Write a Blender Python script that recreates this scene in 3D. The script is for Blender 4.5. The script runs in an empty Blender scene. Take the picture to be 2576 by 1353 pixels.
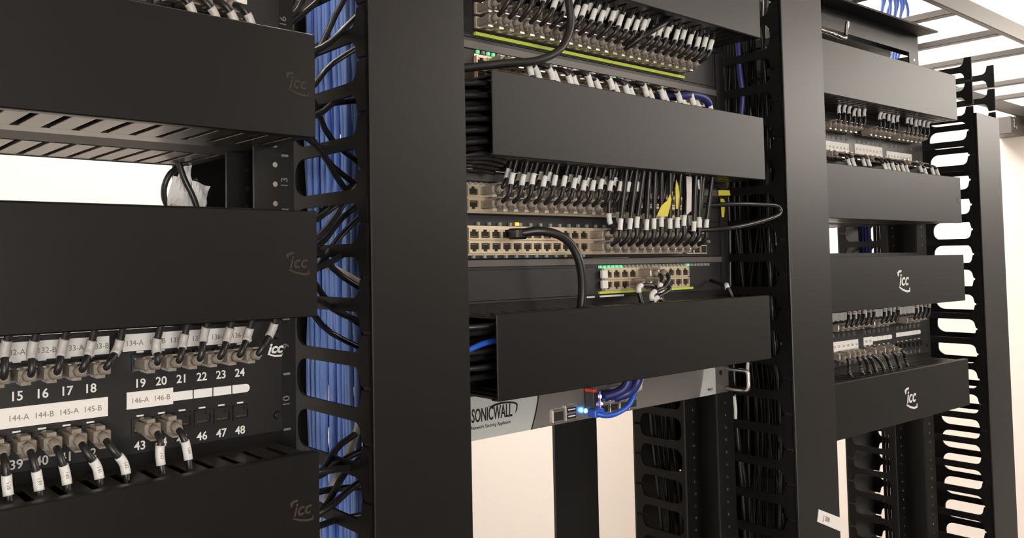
import bpy, bmesh, math, random
from mathutils import Vector, Matrix
random.seed(7)
S = bpy.context.scene
COL = S.collection
ZO = 1720.0            # height of the survey origin above the floor, mm
U = 44.45
W = 470.8              # width of a duct cover, mm
# rack frames: origin (left end of the cover plane) and heading
FR = {'L': (-667.35, -22.85, 0.0209118), 'C': (0., 0., 0.), 'R': (647.22, 16.77, -0.0324351), 'W': (0., 0., 0.)}
TOPZ = {'L': 26.6, 'C': 161.84, 'R': -14.3}

def fmat(rk):
    x, y, a = FR[rk]
    return Matrix.Translation((x, y, ZO)) @ Matrix.Rotation(a, 4, 'Z')

def wpt(rk, p):
    v = fmat(rk) @ Vector(p)
    return v * .001

# ---------------------------------------------------------------- materials
def mat(name, col, rough=.5, metal=0., spec=.5, bump=0., bscale=300., var=0., emit=None, estr=1., trans=0., alpha=1., coat=0., vscale=40.):
    m = bpy.data.materials.new(name); m.use_nodes = True
    nt = m.node_tree; b = nt.nodes['Principled BSDF']
    b.inputs['Base Color'].default_value = (*col, 1)
    b.inputs['Roughness'].default_value = rough
    b.inputs['Metallic'].default_value = metal
    b.inputs['Specular IOR Level'].default_value = spec
    b.inputs['Transmission Weight'].default_value = trans
    b.inputs['Coat Weight'].default_value = coat
    if emit:
        b.inputs['Emission Color'].default_value = (*emit, 1)
        b.inputs['Emission Strength'].default_value = estr
    tc = nt.nodes.new('ShaderNodeTexCoord')
    if var > 0:
        n = nt.nodes.new('ShaderNodeTexNoise'); n.inputs['Scale'].default_value = vscale; n.inputs['Detail'].default_value = 3
        nt.links.new(tc.outputs['Object'], n.inputs['Vector'])
        mx = nt.nodes.new('ShaderNodeMix'); mx.data_type = 'RGBA'
        mx.inputs[6].default_value = (*[c * (1 - var) for c in col], 1)
        mx.inputs[7].default_value = (*[min(1, c * (1 + var)) for c in col], 1)
        nt.links.new(n.outputs['Fac'], mx.inputs[0]); nt.links.new(mx.outputs[2], b.inputs['Base Color'])
    if bump > 0:
        n2 = nt.nodes.new('ShaderNodeTexNoise'); n2.inputs['Scale'].default_value = bscale; n2.inputs['Detail'].default_value = 2
        nt.links.new(tc.outputs['Object'], n2.inputs['Vector'])
        bp = nt.nodes.new('ShaderNodeBump'); bp.inputs['Strength'].default_value = bump; bp.inputs['Distance'].default_value = .0005
        nt.links.new(n2.outputs['Fac'], bp.inputs['Height']); nt.links.new(bp.outputs['Normal'], b.inputs['Normal'])
    return m

MT = dict(
    wall=mat('wall_paint', (.86, .79, .72), .85, bump=.15, bscale=60, var=.02, vscale=2),
    wallg=mat('grey_wall_paint', (.13, .12, .11), .85, bump=.15, bscale=60),
    ceil=mat('ceiling_paint', (.74, .66, .58), .9, bump=.2, bscale=90),
    floor=mat('floor_vinyl', (.040, .037, .035), .6, var=.08, vscale=9),
    duct=mat('matte_black_plastic', (.0042, .0037, .0036), .41, spec=.30, bump=.05, bscale=900, var=.06),
    finger=mat('satin_black_plastic', (.021, .0175, .015), .32, spec=.5, bump=.1, bscale=700),
    comb=mat('dull_black_plastic', (.0035, .0033, .0035), .55, spec=.18),
    cordd=mat('dull_black_jacket', (.005, .005, .0055), .45, spec=.3),
    rack=mat('black_powder_coat', (.006, .0058, .006), .45, spec=.4, bump=.12, bscale=1200),
    door=mat('door_powder_coat', (.0042, .0034, .003), .42, spec=.38, bump=.05, bscale=1000, var=.06),
    cord=mat('black_cable_jacket', (.012, .0115, .012), .38, spec=.5),
    cordshiny=mat('glossy_black_jacket', (.012, .011, .011), .25, spec=.6),
    sleeve=mat('white_wrap_label', (.74, .73, .70), .5, var=.1, vscale=400),
    sleeveg=mat('translucent_wrap_label', (.50, .47, .44), .35, var=.2, vscale=300),
    plug=mat('clear_plastic_plug', (.50, .43, .36), .16, spec=.7, trans=.45, var=.35, vscale=330),
    paper=mat('white_paper_label', (.80, .77, .73), .7, var=.02),
    ink=mat('grey_label_print', (.22, .18, .16), .7),
    white=mat('white_print', (.80, .79, .77), .6),
    grey=mat('grey_print', (.16, .16, .17), .7),
    dimlogo=mat('dull_bronze_print', (.036, .027, .020), .7, spec=.25),
    panel=mat('black_panel_steel', (.010, .0095, .010), .42, spec=.45, bump=.08, bscale=900),
    dark=mat('socket_black', (.004, .004, .004), .6),
    gold=mat('gold_contacts', (.55, .38, .18), .3, metal=1.),
    shield=mat('tinned_shield', (.74, .62, .45), .38, metal=.6, var=.15, vscale=200),
    green=mat('yellow_green_stripe', (.50, .62, .07), .5),
    zinc=mat('zinc_plate', (.75, .72, .68), .25, metal=1.),
    chrome=mat('chrome_rod', (.85, .84, .82), .12, metal=1.),
    swgrey=mat('switch_grey_steel', (.115, .105, .10), .45, metal=.35, spec=.5),
    swblack=mat('switch_black_steel', (.012, .011, .013), .45),
    silver=mat('brushed_silver', (.46, .44, .43), .32, metal=.9, bump=.08, bscale=400, var=.05),
    pale=mat('pale_grey_plastic', (.42, .43, .41), .45),
    blue=mat('lightened_blue_jacket', (.27, .45, .97), .36, spec=.5),  # base lightened to stand in for light reaching inside the manager
    lblue=mat('ladder_blue_jacket', (.085, .17, .52), .36, spec=.5),
    dblue=mat('dark_blue_jacket', (.018, .024, .14), .4),
    brblue=mat('bright_blue_jacket', (.02, .10, .55), .35),
    whitecab=mat('white_cable_jacket', (.70, .68, .64), .45),
    yellow=mat('yellow_paper_tag', (.62, .54, .05), .65),
    ladder=mat('grey_ladder_steel', (.13, .12, .11), .42, metal=.3, spec=.5, bump=.05),
    lamp=mat('lamp_diffuser', (.9, .9, .9), .6, emit=(1., .92, .825), estr=21.5),
    lampb=mat('rear_lamp_diffuser', (.9, .9, .9), .6, emit=(1., .94, .885), estr=8.9),
    fillglow=mat('fill_window_glow', (.9, .9, .9), .5, emit=(1., .97, .93), estr=30.),  # glowing pane of the invented window, fill for the tags under the ducts
    lframe=mat('lamp_frame_white', (.8, .8, .8), .5),
    ledg=mat('led_green', (.1, .6, .3), .4, emit=(.25, 1., .5), estr=.45),
    ledw=mat('led_off', (.25, .28, .25), .4),
    ledo=mat('led_orange', (1., .4, .05), .4, emit=(1., .28, .02), estr=4.),
    ledc=mat('led_cyan', (.2, .8, 1.), .4, emit=(.12, .55, 1.), estr=16.),
    ledv=mat('led_violet', (.3, .2, 1.), .4, emit=(.25, .2, 1.), estr=10.),
    ledr=mat('led_red', (1., .1, .1), .4, emit=(1., .08, .05), estr=2.),
    ledn=mat('led_leaf', (.1, .8, .3), .4, emit=(.05, .8, .2), estr=2.),
    red=mat('red_clip', (.55, .05, .03), .4),
)

# ---------------------------------------------------------------- mesh builder (mm)
class M:
    def __init__(s): s.v = []; s.f = []; s.mi = []; s.mats = []; s.cur = 0; s.sm = []
    def use(s, m):
        if m not in s.mats: s.mats.append(m)
        s.cur = s.mats.index(m); return s
    def face(s, idx, smooth=False): s.f.append(idx); s.mi.append(s.cur); s.sm.append(smooth)
    def box(s, x0, x1, y0, y1, z0, z1, c=0.):
        if c <= 0:
            n = len(s.v)
            s.v += [(x0,y0,z0),(x1,y0,z0),(x1,y1,z0),(x0,y1,z0),(x0,y0,z1),(x1,y0,z1),(x1,y1,z1),(x0,y1,z1)]
            for q in ((0,3,2,1),(4,5,6,7),(0,1,5,4),(1,2,6,5),(2,3,7,6),(3,0,4,7)): s.face([n+i for i in q])
        else:
            b = bmesh.new(); bmesh.ops.create_cube(b, size=1)
            bmesh.ops.scale(b, vec=(x1-x0, y1-y0, z1-z0), verts=b.verts)
            bmesh.ops.translate(b, vec=((x0+x1)/2, (y0+y1)/2, (z0+z1)/2), verts=b.verts)
            bmesh.ops.bevel(b, geom=b.edges[:], offset=c, segments=1, affect='EDGES')
            s.bm(b)
        return s
    def bm(s, b, smooth=False):
        n = len(s.v); b.verts.ensure_lookup_table(); b.verts.index_update()
        s.v += [tuple(v.co) for v in b.verts]
        for f in b.faces: s.face([n+v.index for v in f.verts], smooth)
        b.free()
    def prism(s, pts, h, o=(0,0,0), ax=(1,0,0), ay=(0,0,1), az=(0,1,0)):
        # polygon pts in plane (ax, ay) at o, extruded by h along az
        o, ax, ay, az = map(Vector, (o, ax, ay, az)); n = len(s.v); k = len(pts)
        for d in (0, h):
            for a, b in pts: s.v.append(tuple(o + ax*a + ay*b + az*d))
        s.face([n+i for i in range(k)][::-1]); s.face([n+k+i for i in range(k)])
        for i in range(k):
            j = (i+1) % k; s.face([n+i, n+j, n+k+j, n+k+i])
        return s
    def tube(s, pts, r, n=8, cap=True):
        pts = [Vector(p) for p in pts]; base = len(s.v); T = []
        for i in range(len(pts)):
            t = pts[min(i+1, len(pts)-1)] - pts[max(i-1, 0)]; T.append(t.normalized() if t.length > 1e-9 else Vector((0,0,1)))
        a = T[0].orthogonal().normalized()
        for i, p in enumerate(pts):
            a = (a - T[i]*a.dot(T[i]));  a = a.normalized() if a.length > 1e-6 else T[i].orthogonal().normalized()
            b = T[i].cross(a); rr = r[i] if isinstance(r, (list, tuple)) else r
            for k in range(n):
                w = 2*math.pi*k/n; s.v.append(tuple(p + (a*math.cos(w) + b*math.sin(w))*rr))
        for i in range(len(pts)-1):
            for k in range(n):
                k2 = (k+1) % n; s.face([base+i*n+k, base+i*n+k2, base+(i+1)*n+k2, base+(i+1)*n+k], True)
        if cap:
            s.face([base+k for k in range(n)][::-1]); e = base+(len(pts)-1)*n; s.face([e+k for k in range(n)])
        return s
    def cyl(s, p0, p1, r, n=12): return s.tube([p0, p1], r, n)
    def text(s, t, size, o, ax=(1,0,0), ay=(0,0,1), th=.15, align='CENTER', sx=1., shear=0., off=0.):
        vs, fs = glyphs(t, size, th, align, shear, off)
        o, ax, ay = map(Vector, (o, ax, ay)); az = ax.cross(ay); n = len(s.v)
        for x, y, z in vs: s.v.append(tuple(o + ax*(x*sx) + ay*y + az*z))
        for f in fs: s.face([n+i for i in f])
        return s
    def mesh(s, name, base=(0,0,0), defmat=None):
        me = bpy.data.meshes.new(name); b = Vector(base)
        me.from_pydata([tuple((Vector(v)-b)*.001) for v in s.v], [], s.f)
        ms = s.mats or [defmat]
        for m in ms: me.materials.append(MT[m] if isinstance(m, str) else m)
        if s.mats: me.polygons.foreach_set('material_index', s.mi)
        me.polygons.foreach_set('use_smooth', s.sm); me.update()
        return me

_g = {}
def glyphs(t, size, th, align, shear, off):
    k = (t, size, th, align, shear, off)
    if k in _g: return _g[k]
    c = bpy.data.curves.new('t', 'FONT'); c.body = t; c.size = size; c.extrude = th; c.align_x = align; c.align_y = 'CENTER'
    c.shear = shear; c.offset = off; c.resolution_u = 3
    o = bpy.data.objects.new('t', c); COL.objects.link(o)
    me = bpy.data.meshes.new_from_object(o.evaluated_get(bpy.context.evaluated_depsgraph_get()))
    r = ([tuple(v.co) for v in me.vertices], [list(p.vertices) for p in me.polygons])
    bpy.data.objects.remove(o); bpy.data.curves.remove(c); bpy.data.meshes.remove(me)
    _g[k] = r; return r

def spline(pts, n=6):
    P = [Vector(p) for p in pts]; P = [P[0]*2-P[1]] + P + [P[-1]*2-P[-2]]; out = []
    for i in range(1, len(P)-2):
        a, b, c, d = P[i-1:i+3]
        for k in range(n):
            t = k/n; out.append(.5*((2*b)+(c-a)*t+(2*a-5*b+4*c-d)*t*t+(3*b-a-3*c+d)*t**3))
    out.append(P[-2]); return out

# ---------------------------------------------------------------- objects
def settag(o, label, cat, group=None, kind=None):
    if label: o['label'] = label
    if cat: o['category'] = cat
    if group: o['group'] = group
    if kind: o['kind'] = kind

def thing(name, label, cat, rk, base=(0,0,0), group=None):
    o = bpy.data.objects.new(name, None); COL.objects.link(o)
    o.empty_display_size = .02
    o.location = wpt(rk, base); o.rotation_euler = (0, 0, FR[rk][2]); settag(o, label, cat, group)
    o['_b'] = base
    return o

def base_of(o):
    while o.parent: o = o.parent
    return tuple(o.get('_b', (0,0,0)))

def part(par, name, m, mt=None, label=None):
    me = m.mesh(name, base_of(par), mt) if isinstance(m, M) else m
    o = bpy.data.objects.new(name, me); COL.objects.link(o); o.parent = par
    if label: o['label'] = label
    return o

def partat(par, name, me, p):
    o = bpy.data.objects.new(name, me); COL.objects.link(o); o.parent = par
    o.location = (Vector(p)-Vector(base_of(par)))*.001; return o

def single(name, m, mt, label, cat, rk, base, group=None, kind=None):
    o = bpy.data.objects.new(name, m.mesh(name, base, mt)); COL.objects.link(o)
    o.location = wpt(rk, base); o.rotation_euler = (0, 0, FR[rk][2]); settag(o, label, cat, group, kind); return o

ORD = ['first','second','third','fourth','fifth','sixth','seventh','eighth','ninth','tenth','eleventh','twelfth','thirteenth','fourteenth',
       'fifteenth','sixteenth','seventeenth','eighteenth','nineteenth','twentieth','twenty-first','twenty-second','twenty-third','twenty-fourth']

# ---------------------------------------------------------------- room
XL, XR, XE, YF, YB, ZF, ZC = -2700, 2560, 11500, -7500, 1500, -ZO, 1080
def wallbox(name, *a, mt='wall'):
    m = M().box(*a); o = bpy.data.objects.new(name, m.mesh(name, (0,0,0), mt)); COL.objects.link(o); o.location = (0,0,ZO*.001); o['kind'] = 'structure'; return o
wallbox('wall_back', XL-100, XR+100, YB, YB+100, ZF, ZC)
wallbox('wall_right', XR, XR+100, -250, YB, ZF, ZC)
wallbox('wall_side', XR+100, XE, -250, -150, ZF, ZC)
wallbox('wall_end', XE, XE+100, YF, -150, ZF, ZC, mt='wallg')
wallbox('wall_left', XL-100, XL, YF, YB, ZF, ZC)
wallbox('wall_front', XL-100, XE+100, YF-100, YF, ZF, ZC, mt='wallg')
wallbox('floor', XL-100, XE+100, YF-100, YB+100, ZF-100, ZF, mt='floor')
wallbox('ceiling', XL-100, XE+100, YF-100, YB+100, ZC, ZC+100, mt='ceil')
# partition behind the camera, added for low fill light, with an invented daylight window
PX0, PX1, PY, WX0, WX1, WZ0, WZ1 = XL, -350, -3500, -2300, -750, -560, 260
wallbox('added_partition', PX0, WX0, PY-100, PY, ZF, ZC)
o_ = bpy.data.objects['added_partition']
pm = M().box(PX0, WX0, PY-100, PY, ZF, ZC).box(WX1, PX1, PY-100, PY, ZF, ZC).box(WX0, WX1, PY-100, PY, ZF, WZ0).box(WX0, WX1, PY-100, PY, WZ1, ZC)
o_.data = pm.mesh('added_partition', (0,0,0), 'wall')
wm = M(); wm.use('lframe')
for q in ((WX0, WX1, WZ0, WZ0+40), (WX0, WX1, WZ1-40, WZ1), (WX0, WX0+40, WZ0, WZ1), (WX1-40, WX1, WZ0, WZ1), ((WX0+WX1)/2-20, (WX0+WX1)/2+20, WZ0, WZ1)): wm.box(q[0], q[1], PY-70, PY-20, q[2], q[3])
wm.use('fillglow'); wm.box(WX0, WX1, PY-60, PY-54, WZ0, WZ1)
o_ = bpy.data.objects.new('window_1', wm.mesh('window_1')); COL.objects.link(o_); o_.location = (0,0,ZO*.001); o_['kind'] = 'structure'
LIGHTS = [(-1500, 680, 'recessed ceiling light behind the left rack'), (-100, 680, 'recessed ceiling light behind the manager left of the centre rack'), (1000, 680, 'recessed ceiling light behind the manager right of the centre rack'), (1800, 680, 'recessed ceiling light behind the right rack')]
for ly, rn, xs in ((-1300, 'row nearest the rack fronts', (4600, 6200, 7800, 9400)), (-2100, 'second row from the rack fronts', (2500, 4900, 6500, 8100, 9700)), (-3800, 'third row from the rack fronts', (4600, 6400, 8000, 9600)), (-6000, 'row by the far front wall', (2200, 6500))):
    for k, lx in enumerate(xs):
        LIGHTS.append((lx, ly, 'recessed ceiling light, %s from left in the %s' % (ORD[k], rn)))
for lx, ly, lab in LIGHTS:
    t = thing('ceiling_light', lab, 'ceiling light', 'W', (lx, ly, ZC), 'recessed ceiling lights')
    f = M()
    for a in ((-620,620,-320,-300),(-620,620,300,320),(-620,-600,-300,300),(600,620,-300,300)): f.box(lx+a[0], lx+a[1], ly+a[2], ly+a[3], ZC-14, ZC)
    part(t, 'frame', f, 'lframe')
    part(t, 'diffuser', M().box(lx-600, lx+600, ly-300, ly+300, ZC-8, ZC-1), 'lampb' if ly > 0 else 'lamp')

# ---------------------------------------------------------------- racks
def rack(rk, label, marks):
    t = thing('equipment_rack', label, 'equipment rack', rk, (235, 90, ZF))
    for sgn in (-1, 1):
        m = M(); X = lambda a: a if sgn > 0 else 470-a
        def bx(a, b, *r): m.box(min(X(a), X(b)), max(X(a), X(b)), *r)
        bx(454, 491, 65, 67.5, ZF, 350); bx(488.5, 491, 67.5, 112.5, ZF, 350); bx(454, 491, 112.5, 115, ZF, 350)
        p = part(t, 'post', m, 'rack')
        for ya in (64.6, 112.1):
            h = M()
            for k in range(-46, 19):
                z = 52.3 + k*15.875
                h.cyl((X(473), ya, z), (X(473), ya+.5, z), 2.3, 8)
            part(p, 'threaded_holes', h, 'zinc')
    m = M(); m.box(-21, 491, 65, 68, 350, 386); m.box(-21, 491, 32, 65, 383, 386); m.box(-21, 491, 68, 80, 350, 352.5)
    part(t, 'top_angle', m, 'rack')
    part(t, 'top_angle', M().box(-21, 491, 112, 115, 350, 386).box(-21, 491, 115, 148, 383, 386), 'rack')
    part(t, 'base_plate', M().box(-20, 490, 66, 114, ZF, ZF+12), 'rack')
    if marks:
        m = M()
        for k in range(-5, 6): m.box(479, 485.5, 64.6, 65.1, -146 + k*U*1 - .9, -146 + k*U + .9)
        for n, z in marks: m.text(n, 9, (482, 64.9, z), ax=(0,0,1), ay=(-1,0,0), th=.2)
        part(t, 'unit_markings', m, 'grey', 'grey rack unit marks and numbers')
    return t
rack('L', 'left black equipment rack, nearest, carrying the numbered patch panel', [('9', -79), ('10', -123.5), ('8', -35), ('13', 54), ('16', 187.5), ('15', 143)])
rack('C', 'centre black equipment rack holding the network switches and silver firewall', None)
rack('R', 'right black equipment rack, farthest, below the cable ladder', None)

# ---------------------------------------------------------------- vertical cable managers
def arc(cx, cy, r, a0, a1, n=5): return [(cx + r*math.cos(a0+(a1-a0)*i/n), cy + r*math.sin(a0+(a1-a0)*i/n)) for i in range(n+1)]
def comb(X, th, y0, ys, ye, yb, ph, z0, z1, rfront=9, rback=14, gap=3.2, fh=11.):
    """front caps y0..ys, slots ys..ye, root bar ye..yb; fingers centred at ph + k*U (y may run backwards)"""
    m = M(); sg = 1 if ye > ys else -1
    m.box(X, X+th, min(ye, yb), max(ye, yb), ZF, 352)
    k0 = math.ceil((z0-ph)/U); k1 = math.floor((z1-ph)/U)
    for k in range(k0, k1+1):
        z = ph + k*U; hc = U/2 - gap/2; hf = fh/2
        up = [(y0, hc), (ys - sg*1.5, hc)]
        # concave corner from cap to finger, radius rfront, centre (ys+sg*rfront, hf+rfront)
        rf = min(rfront, hc-hf)
        up += [(ys + sg*(rf - rf*math.cos(a)), hf + rf - rf*math.sin(a)) for a in [i*math.pi/2/5 for i in range(6)]]
        rb = min(rback, U/2-hf)
        up += [(ye - sg*(rb - rb*math.sin(a)), hf + rb - rb*math.cos(a)) for a in [i*math.pi/2/5 for i in range(6)]]
        low = [(y, -zz) for y, zz in up[::-1]]
        m.prism([(y, z+zz) for y, zz in up+low], th, (X, 0, 0), (0,1,0), (0,0,1), (1,0,0))
    return m
def vman(X0, X1, label, ztop, ph, ztc=352):
    t = thing('vertical_cable_manager', label, 'cable manager', 'W', ((X0+X1)/2, 120, ZF))
    d = M(); d.box(X0, X1, -3.5, 0, ZF+60, ztop, .8); d.box(X0, X0+2.5, 0, 10, ZF+60, ztop); d.box(X1-2.5, X1, 0, 10, ZF+60, ztop)
    part(t, 'door', d, 'door')
    for X in (X0-1.5, X1-1.5):
        part(t, 'finger_comb', comb(X, 3, 1, 13, 112, 126, ph, -860, ztc), 'comb')
        part(t, 'rear_finger_comb', comb(X, 3, 240, 228, 160, 126, ph, -860, ztc, rfront=9, rback=12), 'comb')
    part(t, 'back_panel', M().box(X0-1.5, X1+1.5, 240, 242.5, ZF, 352), 'rack')
    part(t, 'rear_door', M().box(X0, X1, 400, 405, ZF+40, 352, .8), 'rack')
    h = M()
    for z in (ZF+40, 346): h.box(X0+30, X1-30, 242.5, 400, z, z+6)
    part(t, 'hinge_arm', h, 'rack')
    part(t, 'base', M().box(X0-3, X1+3, 0, 242, ZF, ZF+30), 'rack')
    return t
vman(-140, -36, 'black vertical cable manager with tall door between left and centre racks', 352, 42.2)
v2 = vman(517, 626, 'black vertical cable manager with tall door between centre and right racks', 352, 31)
vman(1193, 1306, 'black vertical cable manager at the right end, its door ending below the comb tops', 239, 53.2)

# ---------------------------------------------------------------- horizontal duct managers
def duct(rk, zt, label, logo=None, rear=False, ph=14.):
    z1, z0 = zt, zt-78.4
    t = thing('horizontal_cable_manager', label, 'cable manager', rk, (235, 65, (z0+z1)/2))
    c = M(); c.box(0, W, 0, 2.2, z0, z1, .7); c.box(0, W, 2.2, 9, z1-2, z1, .4); c.box(0, W, 2.2, 9, z0, z0+2, .4)
    cv = part(t, 'cover', c, 'duct')
    if logo:
        lx, lz, sc, mt = logo; L = M(); o = (lx, -.1, lz)
        L.text('icc', 13*sc, (lx, -.15, lz+.5*sc), sx=1.05, shear=.25, th=.12, off=.25*sc)
        L.prism([(x*sc, z*sc) for x, z in [(-10,6.5),(-7,8),(-3,8.2),(-3.4,6.6),(-7,6.2),(-8,3.5),(-9.2,3.5)]], .25, (lx, -.27, lz))
        L.prism([(x*sc, z*sc) for x, z in [(-8,-5),(-2,-7.6),(5,-9),(10,-8.6),(10.2,-5.4),(8.8,-5.6),(8.6,-7.2),(5,-7.4),(-1.5,-6.2),(-7.4,-4)]], .25, (lx, -.27, lz))
        part(cv, 'logo', L, mt)
    bm_ = M(); bm_.box(-6, W+6, 62, 65, z0+3.5 if rear else z0-5.2, z1+5.3)
    part(t, 'back_plate', bm_, 'duct')
    def teeth(za, zb, ya, yb, yr, tag):
        m = M(); m.box(2, W-2, yb, yr, za, zb)
        k = -1
        while True:
            x = ph - 17.3 + 20*k; xe = x + 14.6
            if x > W-2: break
            if xe > 4:
                m.box(max(x, 2), min(xe, W-2), ya, yb, za, zb, .4)
                hz = zb if za < (z0+z1)/2 else za-1.6
            k += 1
        part(t, tag, m, 'finger')
    teeth(z1-5, z1-2.6, 3, 50, 62, 'finger_row')
    teeth(z0+.6, z0+3, 3, 64 if rear else 58, 86 if rear else 62, 'finger_row')
    if rear:
        m = M(); m.box(-6, W+6, 115, 117, z0+3.5, z1+4); m.box(2, W-2, 86, 130, z0+1, z0+4); part(t, 'rear_plate', m, 'dark')
        teeth(z0+.6, z0+3, 131, 212, 216, 'rear_finger_row')
        m = M(); m.box(0, W, 216, 218, z0, z1); part(t, 'rear_cover', m, 'duct')
    return t
def grid(rk, k): return TOPZ[rk] + k*U
duct('L', grid('L', 3), 'large black finger duct with dull logo, upper one on the left rack', (454.5, 120.5, 1., 'dimlogo'), True)
duct('L', grid('L', 0), 'large black finger duct with dull logo directly above port labels 132-A to 136', (453.5, -12, 1., 'dimlogo'))
duct('L', grid('L', -4), 'black finger duct along the bottom left, slotted top with cords dropping in', (455, -190.5, 1., 'dimlogo'))
duct('C', 341.0, 'grey-looking finger duct cut off by the photo top above the centre switches')
duct('C', grid('C', 0), 'black finger duct with plain cover and open left end below the striped switch')
duct('C', grid('C', -5), 'black finger duct with plain cover directly above the silver firewall')
duct('R', grid('R', 7), 'topmost finger duct on the right rack, under the steel top angle')
duct('R', grid('R', 3), 'second finger duct from the top of the right rack, tiny logo at right edge', (461, 80, .8, 'grey'), True)
duct('R', grid('R', 0), 'third finger duct on the right rack, white logo, above the lower patch panel', (242.3, -53.2, 2.05, 'white'))
duct('R', grid('R', -4), 'lowest finger duct on the right rack, white logo, nothing mounted beneath', (251, -235, 2.05, 'white'))

# ---------------------------------------------------------------- ports, plugs, cables
def port_mesh(fr, w=13.4, h=11.4, up=True, dz=0):
    m = M(); aw, ah = 5.9, 4.2
    m.use(fr); m.box(-w/2, -aw, -1.2, 2, -h/2, h/2); m.box(aw, w/2, -1.2, 2, -h/2, h/2); m.box(-aw, aw, -1.2, 2, ah, h/2); m.box(-aw, aw, -1.2, 2, -h/2, -ah)
    m.use('dark'); m.box(-aw, aw, .8, 1.3, -ah, ah)
    s = 1 if up else -1
    m.use('gold')
    for i in range(8): m.box(-4.1+i*1.1, -3.6+i*1.1, .1, .8, s*2.9-.5, s*2.9+.5)
    m.use(fr)
    m.box(-aw, -2.6, -.6, 1.5, min(-s*ah, -s*2.2), max(-s*ah, -s*2.2)); m.box(2.6, aw, -.6, 1.5, min(-s*ah, -s*2.2), max(-s*ah, -s*2.2))
    return m.mesh('port')
PB_UP, PB_DN = port_mesh('panel', up=True), port_mesh('panel', up=False)
PS_UP, PS_DN = port_mesh('shield', 14.9, 11.8, False), port_mesh('shield', 14.9, 11.8, True)

def plug_mesh(down):
    m = M(); s = -1 if down else 1
    m.use('plug')
    m.box(-5.85, 5.85, -21, 0, -4, 4, .8)
    m.prism([(-17,-4),(-3,-4.4),(-1,-4.2),(-5,-6.4),(-17,-6.6)], 6, (-3,0,0), (0,1,0), (0,0,s), (1,0,0))
    m.prism([(-20,4),(-14,4),(-14,5),(-20,6.2),(-27,6.6),(-27,5.4)], 8.4, (-4.2,0,0), (0,1,0), (0,0,s), (1,0,0))
    m.tube([(0,-20,0),(0,-24,.4*s),(0,-28,1.6*s)], [4.2,3.7,3.2], 8)
    m.use('zinc')
    for i in range(8): m.box(-4.1+i*1.05, -3.55+i*1.05, -6, -1, 3.3*s-.9, 3.3*s+.9)
    m.box(-5.2, 5.2, -15, -13.4, 4.0*s-.35, 4.0*s+.35)
    return m.mesh('plug')
PLUG_UP, PLUG_DN = plug_mesh(False), plug_mesh(True)

NC = [0]
def cable(rk, jx, jz, up, sx, sz, ex, ez, label, group, sleeve='sleeve', yj=64., ys=32., ye=28., rad=2.5, sl=13., sr=3.3, mtc='cord', bend=1., seg=4, text=None):
    """patch cord: plug in the jack at (jx, jz), wrap label near (sx, ys, sz), end inside a duct at (ex, ye, ez)"""
    s = 1 if up else -1
    t = thing('patch_cable', label, 'patch cable', rk, (jx, yj, jz), group)
    partat(t, 'plug', PLUG_UP if up else PLUG_DN, (jx, yj, jz))
    y0 = yj-24
    P = [(jx, y0+2, jz+.3*s), (jx, y0-4, jz+1.8*s), (jx+(sx-jx)*.25, min(y0-7, ys+3)*.5+ys*.5-1, jz+(sz-jz)*.4), (sx, ys, sz), (sx+(ex-sx)*.6, (ys+ye)/2, sz+(ez-sz)*.55), (ex, ye, ez)]
    Q = spline(P, seg); m = M(); m.tube(Q, rad, 8)
    part(t, 'cord', m, mtc)
    # wrap label following the cord around the third knot
    F = spline(P, 14); i0 = 3*14; lo = hi = i0; acc = 0
    while acc < sl/2 and lo > 0: acc += (F[lo]-F[lo-1]).length; lo -= 1
    acc = 0
    while acc < sl/2 and hi < len(F)-1: acc += (F[hi+1]-F[hi]).length; hi += 1
    stp = max(1, (hi-lo)//5); sec = [F[i] for i in range(lo, hi, stp)] + [F[hi]]
    d = (F[hi]-F[lo]).normalized(); c = F[i0]
    L = M(); L.use(sleeve); L.tube(sec, sr, 9)
    if text:
        L.use('ink'); ay = Vector((0,-1,0)).cross(d); L.text(text, 3.2, c + Vector((0,-sr-.15,0)), ax=tuple(d), ay=tuple(Vector((0,-1,0)).cross(d)), th=.1)
    part(t, 'wrap_label', L)
    NC[0] += 1
    return t

def snap(x, ph=14.): return ph + 20*round((x-ph)/20)

def px_(n): # x of port n on a 24-column patch panel
    g = (n-1)//6; return 359.2 - 114.7*(3-g) + 15.9*(n-1-6*g)

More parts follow.
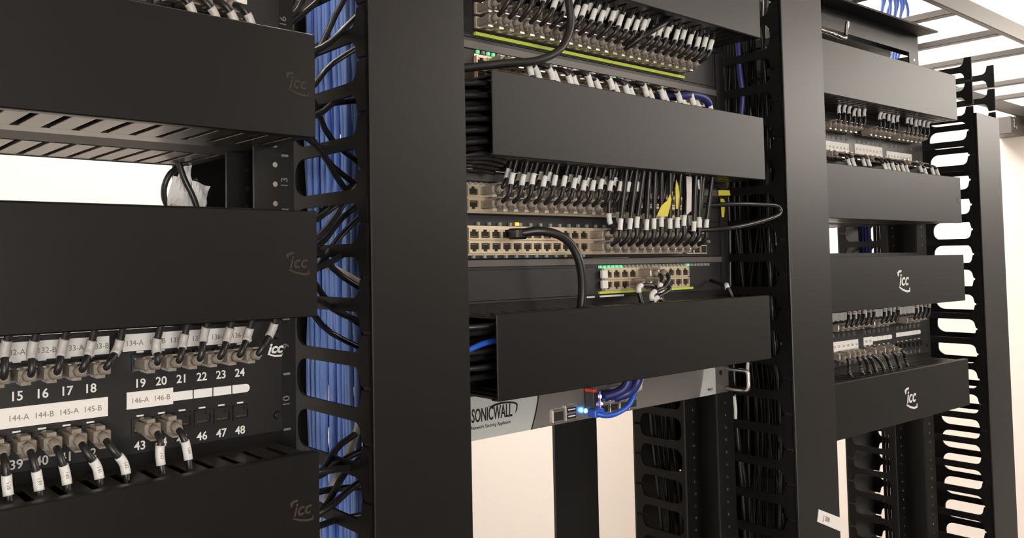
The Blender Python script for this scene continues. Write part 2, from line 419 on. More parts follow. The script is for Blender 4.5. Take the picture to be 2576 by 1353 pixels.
def patch_panel(rk, zt, label, nums, n0, strips_hi, strips_mid, logo=True, mid_white=None):
    t = thing('patch_bay', label, 'patch panel', rk, (235, 65, zt-44))
    m = M(); m.box(-6, W+6, 62.5, 65, zt-88.8, zt-.1, .4); pl = part(t, 'faceplate', m, 'panel')
    zu, zn1, zs, zl, zd, zn2 = zt-24, zt-39.2, zt-51.3, zt-62, zt-69.2, zt-83.4
    for n in range(n0, 25):
        x = px_(n)
        partat(t, 'port', PB_UP, (x, 61.2, zu)); partat(t, 'port', PB_DN, (x, 61.2, zd))
        for zz in (zl, zt-16.6): part(t, 'latch_mark', M().box(x-2.6, x+2.6, 61.9, 62.5, zz-.55, zz+.55), 'white')
        for q, zz in ((n, zn1), (n+24, zn2)):
            part(t, 'port_number', M().text(str(q), 8.6 if nums else 8, (x, 62.3, zz), th=.15, off=.12), 'white' if nums else 'grey')
    for x0, x1, z, h, txt in strips_hi + strips_mid:
        l = M(); l.use('paper'); l.box(x0, x1, 61.9, 62.5, z-h/2, z+h/2)
        l.use('ink')
        for tx, s_ in txt: l.text(s_, 5.4 if h > 8 else 4, (tx, 61.8, z-.5), th=.08, sx=.98)
        part(t, 'label_or_light_strip', l)
    for x0, x1, z, h in (mid_white or []):
        l = M(); l.use('white'); k = max(1, round((x1-x0)/16)); w = (x1-x0)/k
        for i in range(k):
            a, b = x0+i*w+(.5 if i else 0), x0+(i+1)*w-.5
            if i == k-1: l.prism([(a, z-h/2)] + arc(b-h/2, z, h/2, -math.pi/2, math.pi/2, 8) + [(a, z+h/2)], .5, (0, 62, 0))
            else: l.box(a, b, 62, 62.5, z-h/2, z+h/2)
        part(t, 'designation_strip', l)
    if logo:
        L = M(); lx, lz = 470, zt-22.8
        L.text('icc', 11, (lx, 62.2, lz), sx=1.1, shear=.3, th=.15, off=.35)
        L.prism([(-7,-4.2),(0,-6.6),(6,-6.8),(7.5,-4),(6,-5.2),(0,-5.2),(-6,-3.4)], .3, (lx, 62, lz))
        part(t, 'logo', L, 'white')
    sc = M()
    for z in (zt-12, zt-76):
        for x in (0, 472): sc.tube([(x, 62.5, z), (x, 60.6, z)], [3.6, 2.6], 10)
    part(t, 'mounting_screws', sc, 'panel')
    return t
# --- left rack, lower panel
zt = -57.3
patch_panel('L', zt, 'black patch panel with white port numbers, between the two lower left ducts', True, 13,
    [(253, 337, zt-10, 12.4, [(261,'132-A'),(286,'132-B'),(304,'133-A'),(329,'133-B')][:0] + [(275,'132-A'),(295,'132-B'),(313,'133-A'),(330.5,'133-B')]),
     (346.6, 449, zt-9.6, 12.2, [(355,'134-A'),(372,'134-B'),(388,'135-A'),(405,'135-B'),(421,'136-A'),(438,'136-B')])],
    [(240, 336, zt-52.6, 13.2, [(260,'143-B'),(277.5,'144-A'),(293.5,'144-B'),(309.5,'145-A'),(325.5,'145-B')]),
     (349.4, 384, zt-50.6, 12, [(359,'146-A'),(375.4,'146-B')])], True, [(384, 447.6, zt-51.3, 6.4)])
upx = {14:(265,-62),15:(281,-63.6),16:(299.5,-63.7),17:(317.4,-65),18:(336.1,-66),19:(362.8,-67),20:(382.9,-65),21:(398.8,-62),22:(417.9,-63.7),23:(434.4,-64),24:(455,-62.5)}
for n, (sx, sz) in upx.items():
    cable('L', px_(n)+2, zt-24, True, sx-1.5, sz-1, sx+3, -38, 'black patch cable in port %d of the numbered patch panel, rising into the duct' % n, 'cords in the numbered patch panel',
          'sleeveg', ys=38, ye=30, sl=10.5, sr=3.3)
for n, sx, sz in ((37, 246, -144), (38, 263.3, -144.6), (39, 281.1, -145), (40, 297.9, -144), (41, 318.1, -144), (42, 335.7, -144), (43, 360.5, -141.6), (44, 380.2, -141)):
    cable('L', px_(n-24)+2, zt-69.2, False, sx, sz, sx+2, -172, 'black patch cable in port %d of the numbered patch panel, dropping into the duct' % n, 'cords in the numbered patch panel',
          'sleeve', ys=30, ye=24, sl=12, sr=3.2, text='%d' % (100+n))
# --- left rack, panel cut by the top of the photo
zt2 = 254
patch_panel('L', zt2, 'black patch panel with white label cut off by the photo top left', False, 19, [], [(418, 447, zt2-53, 13, [])], False)
for n, sx in ((44, 384), (45, 402), (46, 417), (47, 431)):
    cable('L', px_(n-24), zt2-69.2, False, sx, 168, sx+2, 140, 'black patch cable, %s from left among those showing above the top left duct' % ORD[n-44], 'cords above the top left duct', 'sleeveg', ys=26, ye=22)

# --- right rack panels
zr = 213
patch_panel('R', zr, 'upper patch panel on the right rack with three wide white label strips', False, 7, [],
    [(20,118,zr-54,18,[]), (124,216,zr-54,17,[(132+11.5*i, '%d' % (40+i)) for i in range(8)]), (235,330,zr-52,16,[(242+11.5*i, '%d' % (50+i)) for i in range(8)]), (345,440,zr-56,15,[(352+11.5*i, '%d' % (60+i)) for i in range(8)])], False)
zq = -98
patch_panel('R', zq, 'lower patch panel on the right rack between the two ducts with white logos', False, 7,
    [(20+114.7*g, 115+114.7*g, zq-10, 12, []) for g in (1,2,3)],
    [(124,222,zq-56,15,[(132+14*i, '1%d0' % i) for i in range(7)]), (240,270,zq-54,13,[(248,'190'),(262,'191')])], False, [(270,339,zq-52,7),(354,447,zq-50.5,7)])
for n in range(7, 25):
    i = n-7; x = px_(n)
    if n not in (13,):
        cable('R', x, zr-24, True, x+5+random.uniform(-1,1), 214+random.uniform(-3,3), snap(x+8), 232, 'black patch cable, %s from left in upper row of the upper right-rack panel' % ORD[i], 'cords in the upper right panel', 'sleeve', ys=36, ye=28, sl=13, sr=2.6, seg=3, rad=1.9)
    if n not in (9, 12, 19, 22):
        cable('R', x, zr-69, False, x+7+random.uniform(-2,2), 130+random.uniform(-2,3), x+11, 104, 'black patch cable, %s from left in lower row of the upper right-rack panel' % ORD[i], 'cords in the upper right panel', 'sleeve', ys=26, ye=18, sl=13, sr=2.8, seg=3, rad=2.0)
for n in (7,8,9,10,11,12,13,14,15,16,19,20,21,22,23):
    x = px_(n)
    if n < 23: cable('R', x, zq-24, True, x+8, -98+random.uniform(-3,2), snap(x+10), -76, 'black patch cable rising from position %s of the lower right-rack panel' % ORD[n-1], 'cords in the lower right panel', 'sleeveg', ys=34, ye=28, sl=10, sr=2.6, seg=3)
for i, (n, sx) in enumerate(((7,131),(9,168),(10,190),(11,210),(12,236),(13,260),(15,290),(17,318))):
    cable('R', px_(n), zq-69, False, sx, -186, sx+4, -212, 'black patch cable, %s from left dropping into the lowest right-rack duct' % ORD[i], 'cords in the lower right panel', 'sleeve', ys=34, ye=26, sl=12, sr=2.4, seg=3)

# ---------------------------------------------------------------- network switches
def switch(rk, z0, label, band=None, ports=None, stripe=None, leds=None, body='swblack', extra=None, depth=300):
    z1 = z0+44.35
    t = thing('network_switch', label, 'network switch', rk, (235, 65, z0))
    part(t, 'chassis', M().box(0, 470, 64, 64+depth, z0, z1, .6), body)
    ears = M(); ears.box(-6, 0, 62.5, 65, z0, z1); ears.box(470, 478, 62.5, 65, z0, z1); part(t, 'mounting_ear', ears, body)
    if band: part(t, 'top_band', M().box(band[0], band[1], 62, 64, band[2], band[3], .4), 'swgrey', 'grey metal strip')
    if ports:
        x0, dx, n, zu, zd = ports[:5]
        a = x0-8; b = x0+dx*(n-1)+8
        part(t, 'port_block', M().box(a, b, 63, 64, zd-8, zu+8), 'shield' if len(ports) < 6 else ports[5])
        for k in range(n):
            partat(t, 'port', PS_UP, (x0+dx*k, 61.6, zu)); partat(t, 'port', PS_DN, (x0+dx*k, 61.6, zd))
    if stripe: part(t, 'stripe', M().box(stripe[0], stripe[1], 61, 64, stripe[2], stripe[3]), 'green', 'yellow-green stripe')
    if leds:
        m = M()
        for x, z, mt in leds: m.use(mt); m.box(x-1.6, x+1.6, 61.6, 64, z-1.6, z+1.6)
        part(t, 'indicator_lights', m)
    if extra: extra(t)
    return t
def sfp(x0, x1, zc):
    def f(t):
        m = M(); k = int((x1-x0)/15)
        for i in range(k):
            for z in (zc-8, zc+8):
                m.use('shield'); x = x0+i*15; m.box(x, x+13.6, 61.5, 64, z-5.6, z+5.6); m.use('dark'); m.box(x+1.2, x+12.4, 61.3, 61.6, z-4.2, z+4.2)
        part(t, 'uplink_cages', m)
    return f
# topmost switch with the green stripe
sz = 211.5
switch('C', sz, 'full black switch with yellow-green stripe, crowded plugs, top of centre rack', None, (45.5, 15, 24, 241, 226.5, 'swblack'), (38, 397, 213.6, 217), None)
for row, (jz, dz) in enumerate(((241, 4), (226.5, 0))):
    for k in range(24):
        x = 45.5+15*k
        if row == 0 and k in (7,): continue
        off = 14 - 4*(k/23)
        sz_ = 253.5 + dz*1.2 + random.uniform(-3, 3) + max(0, (6-k))*2.2
        cable('C', x, jz, True, x+off+random.uniform(-2,2)-(3 if row else 0), sz_-5*row, x+off+9, 284, 'black patch cable, %s from left in %s row of the green-striped switch' % (ORD[k], ('upper','lower')[row]), 'cords in the green-striped switch',
              'sleeve', ys=33-9*row, ye=26-8*row, sl=12.5, sr=3.1, seg=3, rad=2.3)
# second switch, cords curling down behind the duct cover
s2 = 167.2
switch('C', s2, 'switch with grey top strip and small green lights directly behind the plain duct top', (22, 470, 199.5, 207.5), (45.5, 15.6, 24, 187, 174), None,
       [(42+7.2*i, 197.2, 'ledg' if i in (0,2,3,30,44) else ('ledw')) for i in range(52)], extra=sfp(425, 457, 180))
for k in range(1, 22):
    x = 45.5+15.6*k
    cable('C', x, 187, False, x+9+random.uniform(-3,3), 173+random.uniform(-3,4), x+14, 138, 'black patch cable, %s from left curling down over the plain-cover duct' % ORD[k-1], 'cords curling into the plain-cover duct',
          'sleeve', ys=26-(k % 2)*5, ye=14, sl=14, sr=3.3, seg=3, yj=64)
# third switch below the duct
s3 = 33.6
switch('C', s3, 'fully patched switch directly below the plain-cover duct with grey top strip', (12, 470, 67, 75), (31, 15, 24, 57, 43), None,
       [(28+7.4*i, 64, 'ledw') for i in range(48)])
for row, jz in enumerate((57, 43)):
    for k in range(0, 15):
        x = 31+15*k
        if (row, k) in ((0,0),(1,0),(0,6)): continue
        cable('C', x, jz, True, x+8+random.uniform(-2,2)-3*row, 70.5-4.5*row+random.uniform(-2,2), x+11, 96, 'black patch cable, %s from left in %s row under the plain-cover duct' % (ORD[k], ('upper','lower')[row]), 'cords in the third switch',
              'sleeve', ys=36-9*row, ye=28-6*row, sl=10.5, sr=2.8, seg=3, rad=2.2)
# fourth switch, left half empty
s4 = -10.8
switch('C', s4, 'half-empty switch with bare metal ports on the left, centre rack', None, (31, 15, 24, 14.5, 1.0), None,
       [(38+15*k, 24.5, 'ledw') for k in range(14)] + [(93, 25, 'ledo')] + [(31+15*k, -8.2, 'ledw') for k in range(12)] + [(400+7*i, 8+3*(i % 2), 'ledg' if i % 3 else 'ledw') for i in range(7)], extra=sfp(392, 440, 6))
for row, jz in enumerate((14.5, 1.0)):
    for k in range(12, 24):
        x = 31+15*k; sx = 205 + (k-12)*15.2 + row*7 + random.uniform(-2.5, 2.5)
        cable('C', x, jz, True, sx, 31-3.5*row+random.uniform(-4, 4), sx+random.uniform(-6, 8), 92, 'black patch cable, %s from right in %s row of the half-empty switch' % (ORD[23-k], ('upper','lower')[row]), 'cords in the half-empty switch',
              'sleeve', ys=32-7*row, ye=26-8*row, sl=10.5, sr=2.8, seg=4)
# fifth switch, short port block
s5 = -55.4
def blank(t):
    part(t, 'blank_panel', M().box(12, 214, 62.6, 64, s5+3, s5+34, .5), 'swblack')
    part(t, 'label_or_light_strip', M().box(222, 264, 61.5, 63, -55.3, -53.3).box(198, 212, 61.5, 63, -55.3, -53.6), 'paper')  # pale strips painted for the thin light lines along the gap edge
    m = M()
    for z in (-29.5, -41): m.box(222.6, 232, 58, 62, z-4.5, z+4.5, .5)
    part(t, 'port_shutter', m, 'paper', 'two pale port covers')
switch('C', s5, 'switch with short port block on its right and blank left side, above the lower duct', (12, 470, -18.6, -11.5), (236, 15, 11, -29.5, -42.5), (221, 402, -51.5, -48.8),
       [(224+7.4*i, -21.3, 'ledg' if i < 6 or i == 23 else 'ledw') for i in range(30)], extra=blank)
for i, (k, jz, sx, sz_) in enumerate(((3,-42.5,249,-44.5),(4,-42.5,268,-53),(4,-29.5,287.5,-47),(5,-42.5,272,-60),(5,-29.5,289,-53.5))):
    cable('C', 236+15*k, jz, False, sx, sz_, sx+6, -92, 'black patch cable, %s from left dropping from the short port block' % ORD[i], 'cords in the short port block', 'sleeve', ys=30-3*(i % 2), ye=24, sl=11.5, sr=3., seg=3)

# ---------------------------------------------------------------- firewall appliance
fz0, fz1 = -187.5, -144.2
t = thing('firewall_appliance', 'silver rack firewall with blue and red lights beneath the lower centre duct', 'firewall', 'C', (235, 65, fz0))
part(t, 'chassis', M().box(10, 460, 66.5, 220, fz0+.6, fz1-.6, .6), 'silver')
f = M(); f.use('silver'); f.box(-6, 477, 63, 66.5, fz0, fz1, .6)
fp = part(t, 'faceplate', f)
m = M(); m.prism([(-5, fz0+.4), (106, fz0+.4)] + [(106+12*math.sin(a*math.pi/16), fz0+.4+(fz1-fz0-.8)*a/8) for a in range(1, 9)] + [(-5, fz1-.4)], 1, (0, 62.2, 0))
part(t, 'pale_panel', m, 'pale', 'pale grey panel with curved right edge')
m = M(); m.prism([(412, fz0+.4), (447, fz0+.4), (447, fz1-.4), (424, fz1-.4), (419, fz0+22)], 1, (0, 62.2, 0)); part(t, 'pale_panel', m, 'pale')
m = M(); m.prism([(107, fz0+.4), (108, fz0+.4)] + [(108+12*math.sin(a*math.pi/16), fz0+.4+(fz1-fz0-.8)*a/8) for a in range(1, 9)] + [(107+12*math.sin(a*math.pi/16), fz0+.4+(fz1-fz0-.8)*a/8) for a in range(8, 0, -1)], .6, (0, 62.0, 0)); part(t, 'trim_line', m, 'rack')
m = M(); m.use('rack')
m.text('SONICWALL', 18.5, (79.5, 62, -164), align='RIGHT', sx=.53, shear=.08, th=.2, off=.22)
part(t, 'brand_lettering', m, None, 'black brand lettering'); m = M(); m.use('rack')
m.text('Network Security Appliance', 4.8, (77, 62, -175), align='RIGHT', sx=.98, th=.1)
part(t, 'tagline', m); m = M(); m.use('rack')
m.prism([(46,-156.5)] + [(67-21*math.cos(a), -159.5+5.5*math.sin(a)) for a in [math.pi*.2+i*math.pi*.75/10 for i in range(11)]] + [(87,-164),(84,-167.5),(85.4,-163)] +
        [(67-19*math.cos(a), -160+4.0*math.sin(a)) for a in [math.pi*.95-i*math.pi*.72/10 for i in range(11)]], .3, (0, 61.9, 0))
part(t, 'swoosh', m)
m = M(); m.use('rack'); m.text('NSA E', 4, (434, 62, -180), th=.1, off=.1); part(t, 'model_lettering', m)
m = M(); m.use('zinc'); m.box(138.6, 156.4, 60.5, 63, -184.6, -170.8, .4); m.use('dark'); m.box(140.6, 154.4, 60.2, 60.6, -182.6, -173.4); part(t, 'console_port', m)
m = M(); m.use('zinc'); m.box(158.8, 176.6, 60.5, 63, -185, -168.6, .4); m.use('dark'); m.box(160.8, 174.6, 60.2, 60.6, -183, -178.2); m.box(160.8, 174.6, 60.2, 60.6, -176, -171); m.use('white'); m.box(162, 173.4, 60, 60.3, -180.8, -179.6); m.box(162, 173.4, 60, 60.3, -173.8, -172.6); part(t, 'usb_ports', m)
m = M(); m.use('silver')
for i in range(5): m.use('zinc'); m.box(199+17*i, 214+17*i, 60.5, 63, -172, -159, .4); m.box(199+17*i, 214+17*i, 60.5, 63, -185.5, -174, .4); m.use('dark'); m.box(201+17*i, 212+17*i, 60.2, 60.6, -169.8, -161); m.box(201+17*i, 212+17*i, 60.2, 60.6, -183, -175.6)
part(t, 'network_ports', m)
m = M()
for x, z, mt, r in ((190,-177.4,'ledc',2.6),(196.4,-179.4,'ledn',1.5),(214.8,-182.6,'ledr',1.8),(204.5,-175.8,'ledv',2.2),(217,-172.8,'ledv',1.6),(216,-165,'ledv',2.),(226,-167,'ledv',1.8)):
    m.use(mt); m.tube([(x, 60, z), (x, 58.6, z)], [r, r*.7], 10)
part(t, 'indicator_lights', m)
m = M(); m.use('swgrey'); m.box(448.5, 477, 62.2, 63, fz0+1, fz1-1); m.use('dark'); m.cyl((459,62.2,-161),(459,61.8,-161),3.4,12); part(t, 'mounting_bracket', m)
m = M().tube(spline([(470,63,-157),(470,40,-157),(472,33,-159),(472,32,-170),(472,33,-180),(470,40,-182.5),(470,63,-182.5)],5), 2.6, 8); part(t, 'handle', m, 'zinc', 'bright bent metal handle')

def run(name, rk, pts, r, mt, label, cat='cable', group=None, n=8, seg=6, extra=None):
    m = M(); m.tube(spline(pts, seg), r, n); b = tuple(pts[0])
    if extra:
        t = thing(name, label, cat, rk, b, group); part(t, 'jacket', m, mt); extra(t); return t
    return single(name, m, mt, label, cat, rk, b, group)
def bplug(p, mt):
    def f(t): part(t, 'plug', M().box(p[0]-12, p[0]+4, p[1]-6, p[1]+6, p[2]-4.5, p[2]+4.5, 1.2), mt)
    return f
run('network_cable', 'C', [(190,46,-178.5),(200,40,-181),(216,38,-180),(238,40,-174.5),(251,42,-164),(254,40,-150),(256,34,-130)], 3.0, 'brblue', 'bright blue cable curving up from the firewall ports into the duct', extra=bplug((199,50,-178.5),'brblue'))
run('network_cable', 'C', [(226,50,-166),(236,40,-161),(247,36,-152),(256,32,-130)], 5.2, 'dblue', 'thick dark blue cable above the bright blue one at the firewall', extra=bplug((226,52,-163),'dblue'))
run('network_cable', 'C', [(212,52,-164),(222,40,-158),(228,34,-150),(232,30,-130)], 5.0, 'dblue', 'dark blue cable left of the other dark blue one at the firewall')
run('network_cable', 'C', [(268,52,-163),(262,42,-158),(258,38,-150),(262,30,-128)], 2.8, 'whitecab', 'short white cable hanging behind the bright blue cable at the firewall')
m = M().box(191.5, 196, 52, 62, -170, -156, .4); m.use('red'); m.box(191, 196, 51, 62, -157, -153.5, .4)
mm = M(); mm.use('cord'); mm.box(192, 196.5, 50, 62, -176, -157, .5); mm.use('red'); mm.box(191.5, 197, 49.5, 62, -157, -153, .5)
single('cable_connector', mm, None, 'small black connector with red tip standing in the firewall face', 'connector', 'C', (194, 62, -165))

# ---------------------------------------------------------------- loose cords around the centre rack
run('power_cord', 'C', [(84,50,15),(100,38,17),(118,30,13),(134,26,2),(144,24,-18),(149,26,-45),(148,30,-75),(150,34,-100)], 4.6, 'cord', 'thick black cord curving down across the bare switch ports', 'cord', extra=lambda t: part(t, 'plug', M().box(76, 92, 46, 61, 9, 20, 2), 'cord'))
run('power_cord', 'C', [(118,20,300),(116,8,250),(117,6,225),(108,6,205),(94,6,192),(66,8,180),(30,14,174),(-4,18,167),(-40,30,160),(-70,60,150)], 4.0, 'cord', 'thick black cord looping down across the green stripe to the left', 'cord')
run('power_cord', 'C', [(250,40,226),(258,26,236),(275,18,247),(300,18,262),(318,20,285)], 3.4, 'cord', 'black cord slanting up across the plugs right of the loop', 'cord')
run('network_cable', 'C', [(318,50,182),(332,26,178),(352,22,181),(372,20,179),(386,22,172),(396,30,155)], 4.6, 'dblue', 'dark blue cable arching over the plain-cover duct top at right')
run('power_cord', 'W', [(352,40,20),(395,12,22),(440,4,28),(481,0,36),(500,0,41),(504,0,46.5),(497,2,52),(470,8,53),(430,16,53),(370,34,50)], 2.8, 'cordshiny', 'glossy black cord looping out sideways beside the centre rack', 'cord')
run('patch_cable', 'C', [(440,60,-42),(430,40,-46),(424,28,-50),(428,24,-66),(432,24,-90)], 2.4, 'cord', 'lone black cord with white wrap at the right end of the short port block', 'patch cable',
    extra=lambda t: part(t, 'wrap_label', M().tube([(426,31,-45.5),(423.4,27.6,-51)], 3., 9), 'sleeve'))
# tags
def tag(pts, mt, label, y, name='cable_tag'):
    m = M(); m.prism(pts, .4, (0, y, 0)); return single(name, m, mt, label, 'tag', 'C', (pts[0][0], y, pts[0][1]))
tag([(272,35),(292,35),(297,45),(304,64),(300,63),(292,53),(281,47)], 'yellow', 'slanting yellow paper tag among the hanging black cords', 20)
tag([(309,44),(312,44),(316,60),(315,70),(311,78),(309,68)], 'yellow', 'narrow yellow paper tag between the slanting one and the pale strip', 20)
tag([(323,37),(333,42),(335,66),(336,82),(325,82),(325,62)], 'sleeveg', 'pale translucent strip hanging right of the yellow tags', 16)
tag([(353,80),(363,80),(362,72),(356,68)], 'sleeve', 'small white tag under the right end of the plain-cover duct', 20)
tag([(470,40),(475,40),(479,60),(475,64),(468,64)], 'yellow', 'lower yellow tag on the right rack post of the centre rack', 60)
tag([(464,68),(492,69),(490,76),(464,75)], 'yellow', 'middle yellow tag on the right rack post of the centre rack', 60)
# cords inside the open left ends of the centre ducts
for i in range(12):
    z = 152 - i*5.4 + random.uniform(-1.2, 1.2); y = 14 + (i*17 % 34)
    run('data_cable', 'C', [(-78, 70+random.uniform(-20,20), z-18+random.uniform(-25,25)), (-42, y+18, z-8), (-10, y+4, z-2), (30, y, z+1), (110, y+4, z+random.uniform(-3,3))], 2.7, 'cordshiny', 'glossy black data cable entering the open left end of the plain-cover duct', 'cable', 'cords entering the plain-cover duct', 8, 4)
for i in range(5):
    z = 93 - i*3.2; run('data_cable', 'C', [(-60, 60, 84-i*4), (-20, 30-i*3, z-9), (10, 18+i*5, z-5.5), (36, 16+i*5, z-8)], 2.4, 'cordshiny', 'black data cable resting on the lower fingers of the plain-cover duct', 'cable', 'cords on the lower fingers of the plain-cover duct', 8, 4)
for i in range(7):
    z = -72 - i*8 + random.uniform(-2, 2)
    run('data_cable', 'C', [(-70, 66, z-10), (-30, 40, z-3), (20, 16+(i*13) % 30, z), (110, 22+(i*11) % 26, z+2)], 2.8, 'cord', 'black data cable entering the open left end of the lower duct', 'cable', 'cords entering the lower centre duct', 8, 4)
run('data_cable', 'C', [(-40, 40, -98), (-14, 26, -94), (8, 22, -88), (60, 20, -84)], 2.8, 'brblue', 'upper blue cable just inside the left end of the lower centre duct')
run('data_cable', 'C', [(-60, 50, -106), (-30, 24, -100), (-20, 22, -98), (-14, 26, -102), (-8, 36, -112)], 3.2, 'brblue', 'lower blue cable end just inside the left end of the lower centre duct')

# ---------------------------------------------------------------- cables in the vertical managers
for i in range(16):
    y = 142 + i*5.6; x = -58 + random.uniform(-4, 4)
    pts = [(x + random.uniform(-3, 3), y + random.uniform(-3, 3), z) for z in (-900, -640, -400, -260, -130, 0, 120, 230, 340)]
    run('network_cable', 'W', pts, 3.1, 'blue', 'blue network cable running vertically inside the manager beside the left rack', 'cable', 'blue cables beside the left rack', 8, 4)
for i in range(8):
    y = 150 + i*9.5; x = -50 + random.uniform(-2, 2)
    pts = [(x + random.uniform(-2, 2), y + random.uniform(-5, 5), z) for z in (-900, -640, -400, -200, 0, 150, 340)]
    run('network_cable', 'W', pts, 3.1, 'blue', 'blue network cable running vertically inside the manager beside the left rack', 'cable', 'blue cables beside the left rack', 8, 4)
def side(i, zs, ze, y0, x1, y1):
    p0 = Vector(FR['L'][:2] + (0,)) 
    return [(-330, y0-12, zs), (-215, y0-8, zs), (-172, y0+4, zs+(ze-zs)*.1), (-120, y0+30+(i*7) % 18, zs+(ze-zs)*.5), (-58+(i*5) % 12, y1*.6+36, ze), (-44, y1*.5+45, ze+(30 if ze > zs else -30))]
spec = [(150,250),(140,300),(120,215),(112,150),(100,170),(135,60),(108,40),(90,20),(15,70),(5,85),(-5,60),(10,-60),(-10,-90),(-20,20),(-35,-80),(-40,-110),(0,95),(-28,50)]
for i, (zs, ze) in enumerate(spec):
    run('data_cable', 'W', side(i, zs, ze, 14+(i*11) % 34, -105+(i*23) % 50, 60+(i*17) % 60), 2.7, 'cordshiny' if i % 3 == 0 else 'cord', 'black data cable leaving a left-rack duct into the vertical manager', 'cable', 'black cables leaving the left ducts', 8, 4)
for i in range(7):
    zs = -172-i*8; run('data_cable', 'W', side(i, zs, zs-26+(i % 3)*30, 12+(i*9) % 36, -70+(i*13) % 30, 70+(i*17) % 50), 2.8, 'cord', 'black data cable leaving the bottom left duct into the vertical manager', 'cable', 'black cables leaving the bottom left duct', 8, 4)
run('patch_cable', 'W', [(-190,40,20),(-150,70,-2),(-118,110,-10),(-92,98,-26),(-80,80,-40),(-72,70,-60)], 3.6, 'whitecab', 'white cable slanting down beside the middle left duct', 'cable')
run('patch_cable', 'W', [(-96,76,-150),(-98,90,-178),(-100,108,-205),(-104,125,-232),(-110,132,-262),(-112,134,-420)], 3.4, 'whitecab', 'long grey-white cable slanting in front of the blue bundle, lower left', 'cable')
# arcs beside the rail above the top left duct
for i, (x, z) in enumerate(((-160, 236), (-148, 240), (-120, 238))):
    run('data_cable', 'W', [(-200, 60, 170), (-172+i*8, 66, 205), (x, 72, 240), (x+30, 84, 275), (x+60, 95, 330)], 2.5, 'cordshiny', 'black cable arching up beside the rail at the photo top', 'cable', 'cables arching beside the left rail', 8, 5)
# second manager: tall bundle of black cords
for i in range(44):
    x = 526 + (i*37 % 84); y = 24 + (i*53 % 190)
    pts = [(x + random.uniform(-7, 7), y + random.uniform(-9, 9), z) for z in (-900, -640, -420, -240, -80, 60, 200, 345)]
    run('data_cable', 'W', pts, 2.6, 'cord' if i % 5 == 0 else 'cordd', 'black data cable running vertically inside the manager right of the centre rack', 'cable', 'black cables right of the centre rack', 7, 4)
run('network_cable', 'W', [(522,60,330),(520,58,250),(521,55,200),(518,62,150),(522,70,100)], 3.4, 'dblue', 'violet-blue cable hanging near the top right of the centre rack')
run('network_cable', 'W', [(520,70,-120),(521,60,-140),(523,62,-165)], 2.2, 'sleeve', 'white strap end hanging beside the firewall handle', 'strap')
run('network_cable', 'W', [(519,80,-200),(518,78,-216),(520,80,-236)], 2.2, 'sleeve', 'white strap end hanging low in the dark beside the centre rack', 'strap')
# blue pieces in the third manager, seen through the open unit
for i, y in enumerate((203, 209, 215, 221)):
    run('network_cable', 'W', [(1240,y,-95),(1241,y,0),(1239,y,120),(1240,y,320)], 3.1, 'dblue', 'dark blue network cable hanging inside the right-end manager, seen through the open rack unit', 'cable', 'blue cables in the right-end manager', 8, 4)
for i, y in enumerate((180, 186.2, 192.4)):
    run('data_cable', 'W', [(1240,y,-860),(1241,y,-300),(1239,y,0),(1240,y,320)], 3.0, 'cordd', 'black data cable running vertically inside the right-end manager', 'cable', 'black cables in the right-end manager', 8, 4)

# ---------------------------------------------------------------- coil with white tags behind the left rack
t = thing('tagged_cord_coil', 'small coil of black cord with crumpled white tags behind the left rack', 'cord', 'W', (-213, 200, 20))
c = Vector((-214, 200, 58))
cp = [tuple(c + Vector((17*math.cos(a), 3*math.sin(2*a), 21*math.sin(a)))) for a in [1.9 + i*2*math.pi/14 for i in range(12)]]
m = M().tube(spline(cp, 3), 3., 8); m.tube(spline([(-222,196,130),(-221,194,95),(-216,190,70),(-206,188,48),(-198,190,20),(-196,196,-30)], 4), 3., 8); part(t, 'cord', m, 'cord')
def crumple(pts, y, tw):
    b = bmesh.new(); vs = []
    g = bmesh.ops.create_grid(b, x_segments=6, y_segments=5, size=.5)
    for v in b.verts:
        u, w = v.co.x+.5, v.co.y+.5
        A, B, C, D = map(Vector, [(p[0], p[1]) for p in pts])
        q = A.lerp(B, u).lerp(D.lerp(C, u), w)
        v.co = (q.x, y + tw*math.sin(u*5+w*4) + random.uniform(-1.2, 1.2), q.y)
    bmesh.ops.solidify(b, geom=b.faces[:], thickness=.5)
    m = M(); m.bm(b); return m
part(t, 'paper_tag', crumple([(-231,40),(-204,36),(-207,66),(-227,70)], 190, 4), 'paper')
part(t, 'paper_tag', crumple([(-206,38),(-196,42),(-190,62),(-210,66)], 187, 4), 'paper')
part(t, 'paper_tag', crumple([(-222,64),(-207,66),(-205,82),(-215,80)], 194, 3), 'paper')
run('cable_tie', 'W', [(-228,192,44),(-232,190,30),(-224,188,16),(-216,190,20),(-221,192,36)], 1.6, 'whitecab', 'white tie loop dangling under the crumpled tags', 'cable tie')

# ---------------------------------------------------------------- overhead ladder and hardware
t = thing('cable_ladder', 'grey overhead cable ladder running to the right wall', 'cable ladder', 'W', (1600, 140, 405))
for y in (-12, 287): part(t, 'side_rail', M().box(-900, XR, y, y+10, 402, 434, 1.2), 'ladder')
for x in (700, 900, 1122, 1352, 1570, 1936, 2158): part(t, 'rung', M().box(x-10, x+10, -2, 287, 405, 417, 1.), 'ladder')
part(t, 'wall_bracket', M().box(XR-3, XR, -40, 320, 380, 440).box(XR-40, XR, -40, 320, 396, 401), 'ladder')
for i, (xa, xb) in enumerate(((1206,1192),(1222,1210),(1236,1228),(1250,1240),(1262,1256),(1278,1266),(1292,1284),(1306,1296),(1318,1310))):
    run('network_cable', 'W', [(xa-170, 130+i*3, 640), (xa-60, 140+i*2, 566), (xa+2, 150, 505), (xa+6+(i%3)*4, 152+(i%2)*8, 470), (xb, 158, 415), (xb-14, 166, 352), (xb-26, 172, 290)], 2.8, 'lblue', 'blue network cable dropping through the overhead ladder behind the right rack top', 'cable', 'blue cables dropping through the ladder', 8, 5)
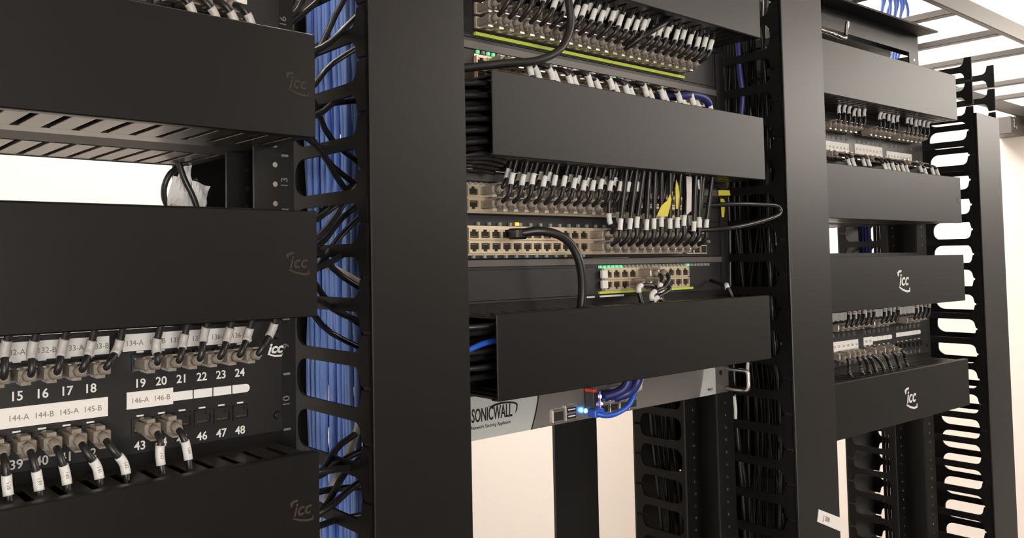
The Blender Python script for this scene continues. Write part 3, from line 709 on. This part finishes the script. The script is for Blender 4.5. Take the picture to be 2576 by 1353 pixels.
run('hook_rod', 'R', [(-10,34,326),(66,32,325.5),(108,30,324),(116,26,321),(126,24,318.5),(138,24,320),(148,28,326),(155,30,336),(158,30,345),(159,30,350)], 3.0, 'chrome', 'shiny bent hook rod under the right rack top angle', 'hook', seg=5)
t = thing('wall_box', 'dark box with pale screws hanging under the ladder at the right edge', 'box', 'W', (2520, 296, 345))
part(t, 'housing', M().box(2446, 2558, 296, 360, 346, 398, 2), 'swgrey')
m = M(); m.cyl((2462, 296, 386), (2462, 292, 386), 6, 12); m.box(2460, 2465, 293, 296, 364, 384); m.cyl((2476, 296, 366), (2476, 292, 366), 5, 12); part(t, 'screw', m, 'zinc')
part(t, 'hanger', M().box(2490, 2540, 297, 301, 396, 404), 'ladder')
# white sticker on the second manager's door
m = M(); m.use('paper'); m.prism([(568,-340.6),(629,-364),(627,-381.5),(563,-355.5)], .6, (0, -4.1, 0)); m.use('ink')
m.text('J 308', 9, (587, -4.15, -357), ax=(.93,0,-.37), ay=(.37,0,.93), th=.15, off=.15)
part(v2, 'door_sticker', m, None, 'white paper sticker')

# ---------------------------------------------------------------- camera, world, view
cam = bpy.data.cameras.new('camera'); co = bpy.data.objects.new('camera', cam); COL.objects.link(co)
r = Vector((0.79948171, -0.60052292, -0.01418519)); u = Vector((-0.01433871, -0.04268668, 0.99898561)); fw = Vector((0.60051928, 0.79846732, 0.04273794))
mw = Matrix((r, u, -fw)).transposed().to_4x4(); mw.translation = Vector((-521.2329, -534.1737, -11.6383+ZO))*.001
co.matrix_world = mw
cam.sensor_fit = 'HORIZONTAL'; cam.sensor_width = 36; cam.lens = 2063.02/2576*36
cam.shift_x = (1288-979.10)/2576; cam.shift_y = (569.066-676.5)/2576
cam.clip_start = .02; cam.clip_end = 50
S.camera = co
w = bpy.data.worlds.new('room_world'); S.world = w; w.use_nodes = True
w.node_tree.nodes['Background'].inputs[0].default_value = (1, .95, .9, 1); w.node_tree.nodes['Background'].inputs[1].default_value = .3
S.view_settings.view_transform = 'Standard'; S.view_settings.look = 'None'; S.view_settings.gamma = 1; S.view_settings.use_curve_mapping = False
S.view_settings.exposure = 0.0
S.cycles.use_denoising = True; S.cycles.max_bounces = 8; S.cycles.sample_clamp_indirect = 4
for o in bpy.data.objects:
    if '_b' in o: del o['_b']
print('patch cables', NC[0], 'objects', len(bpy.data.objects))
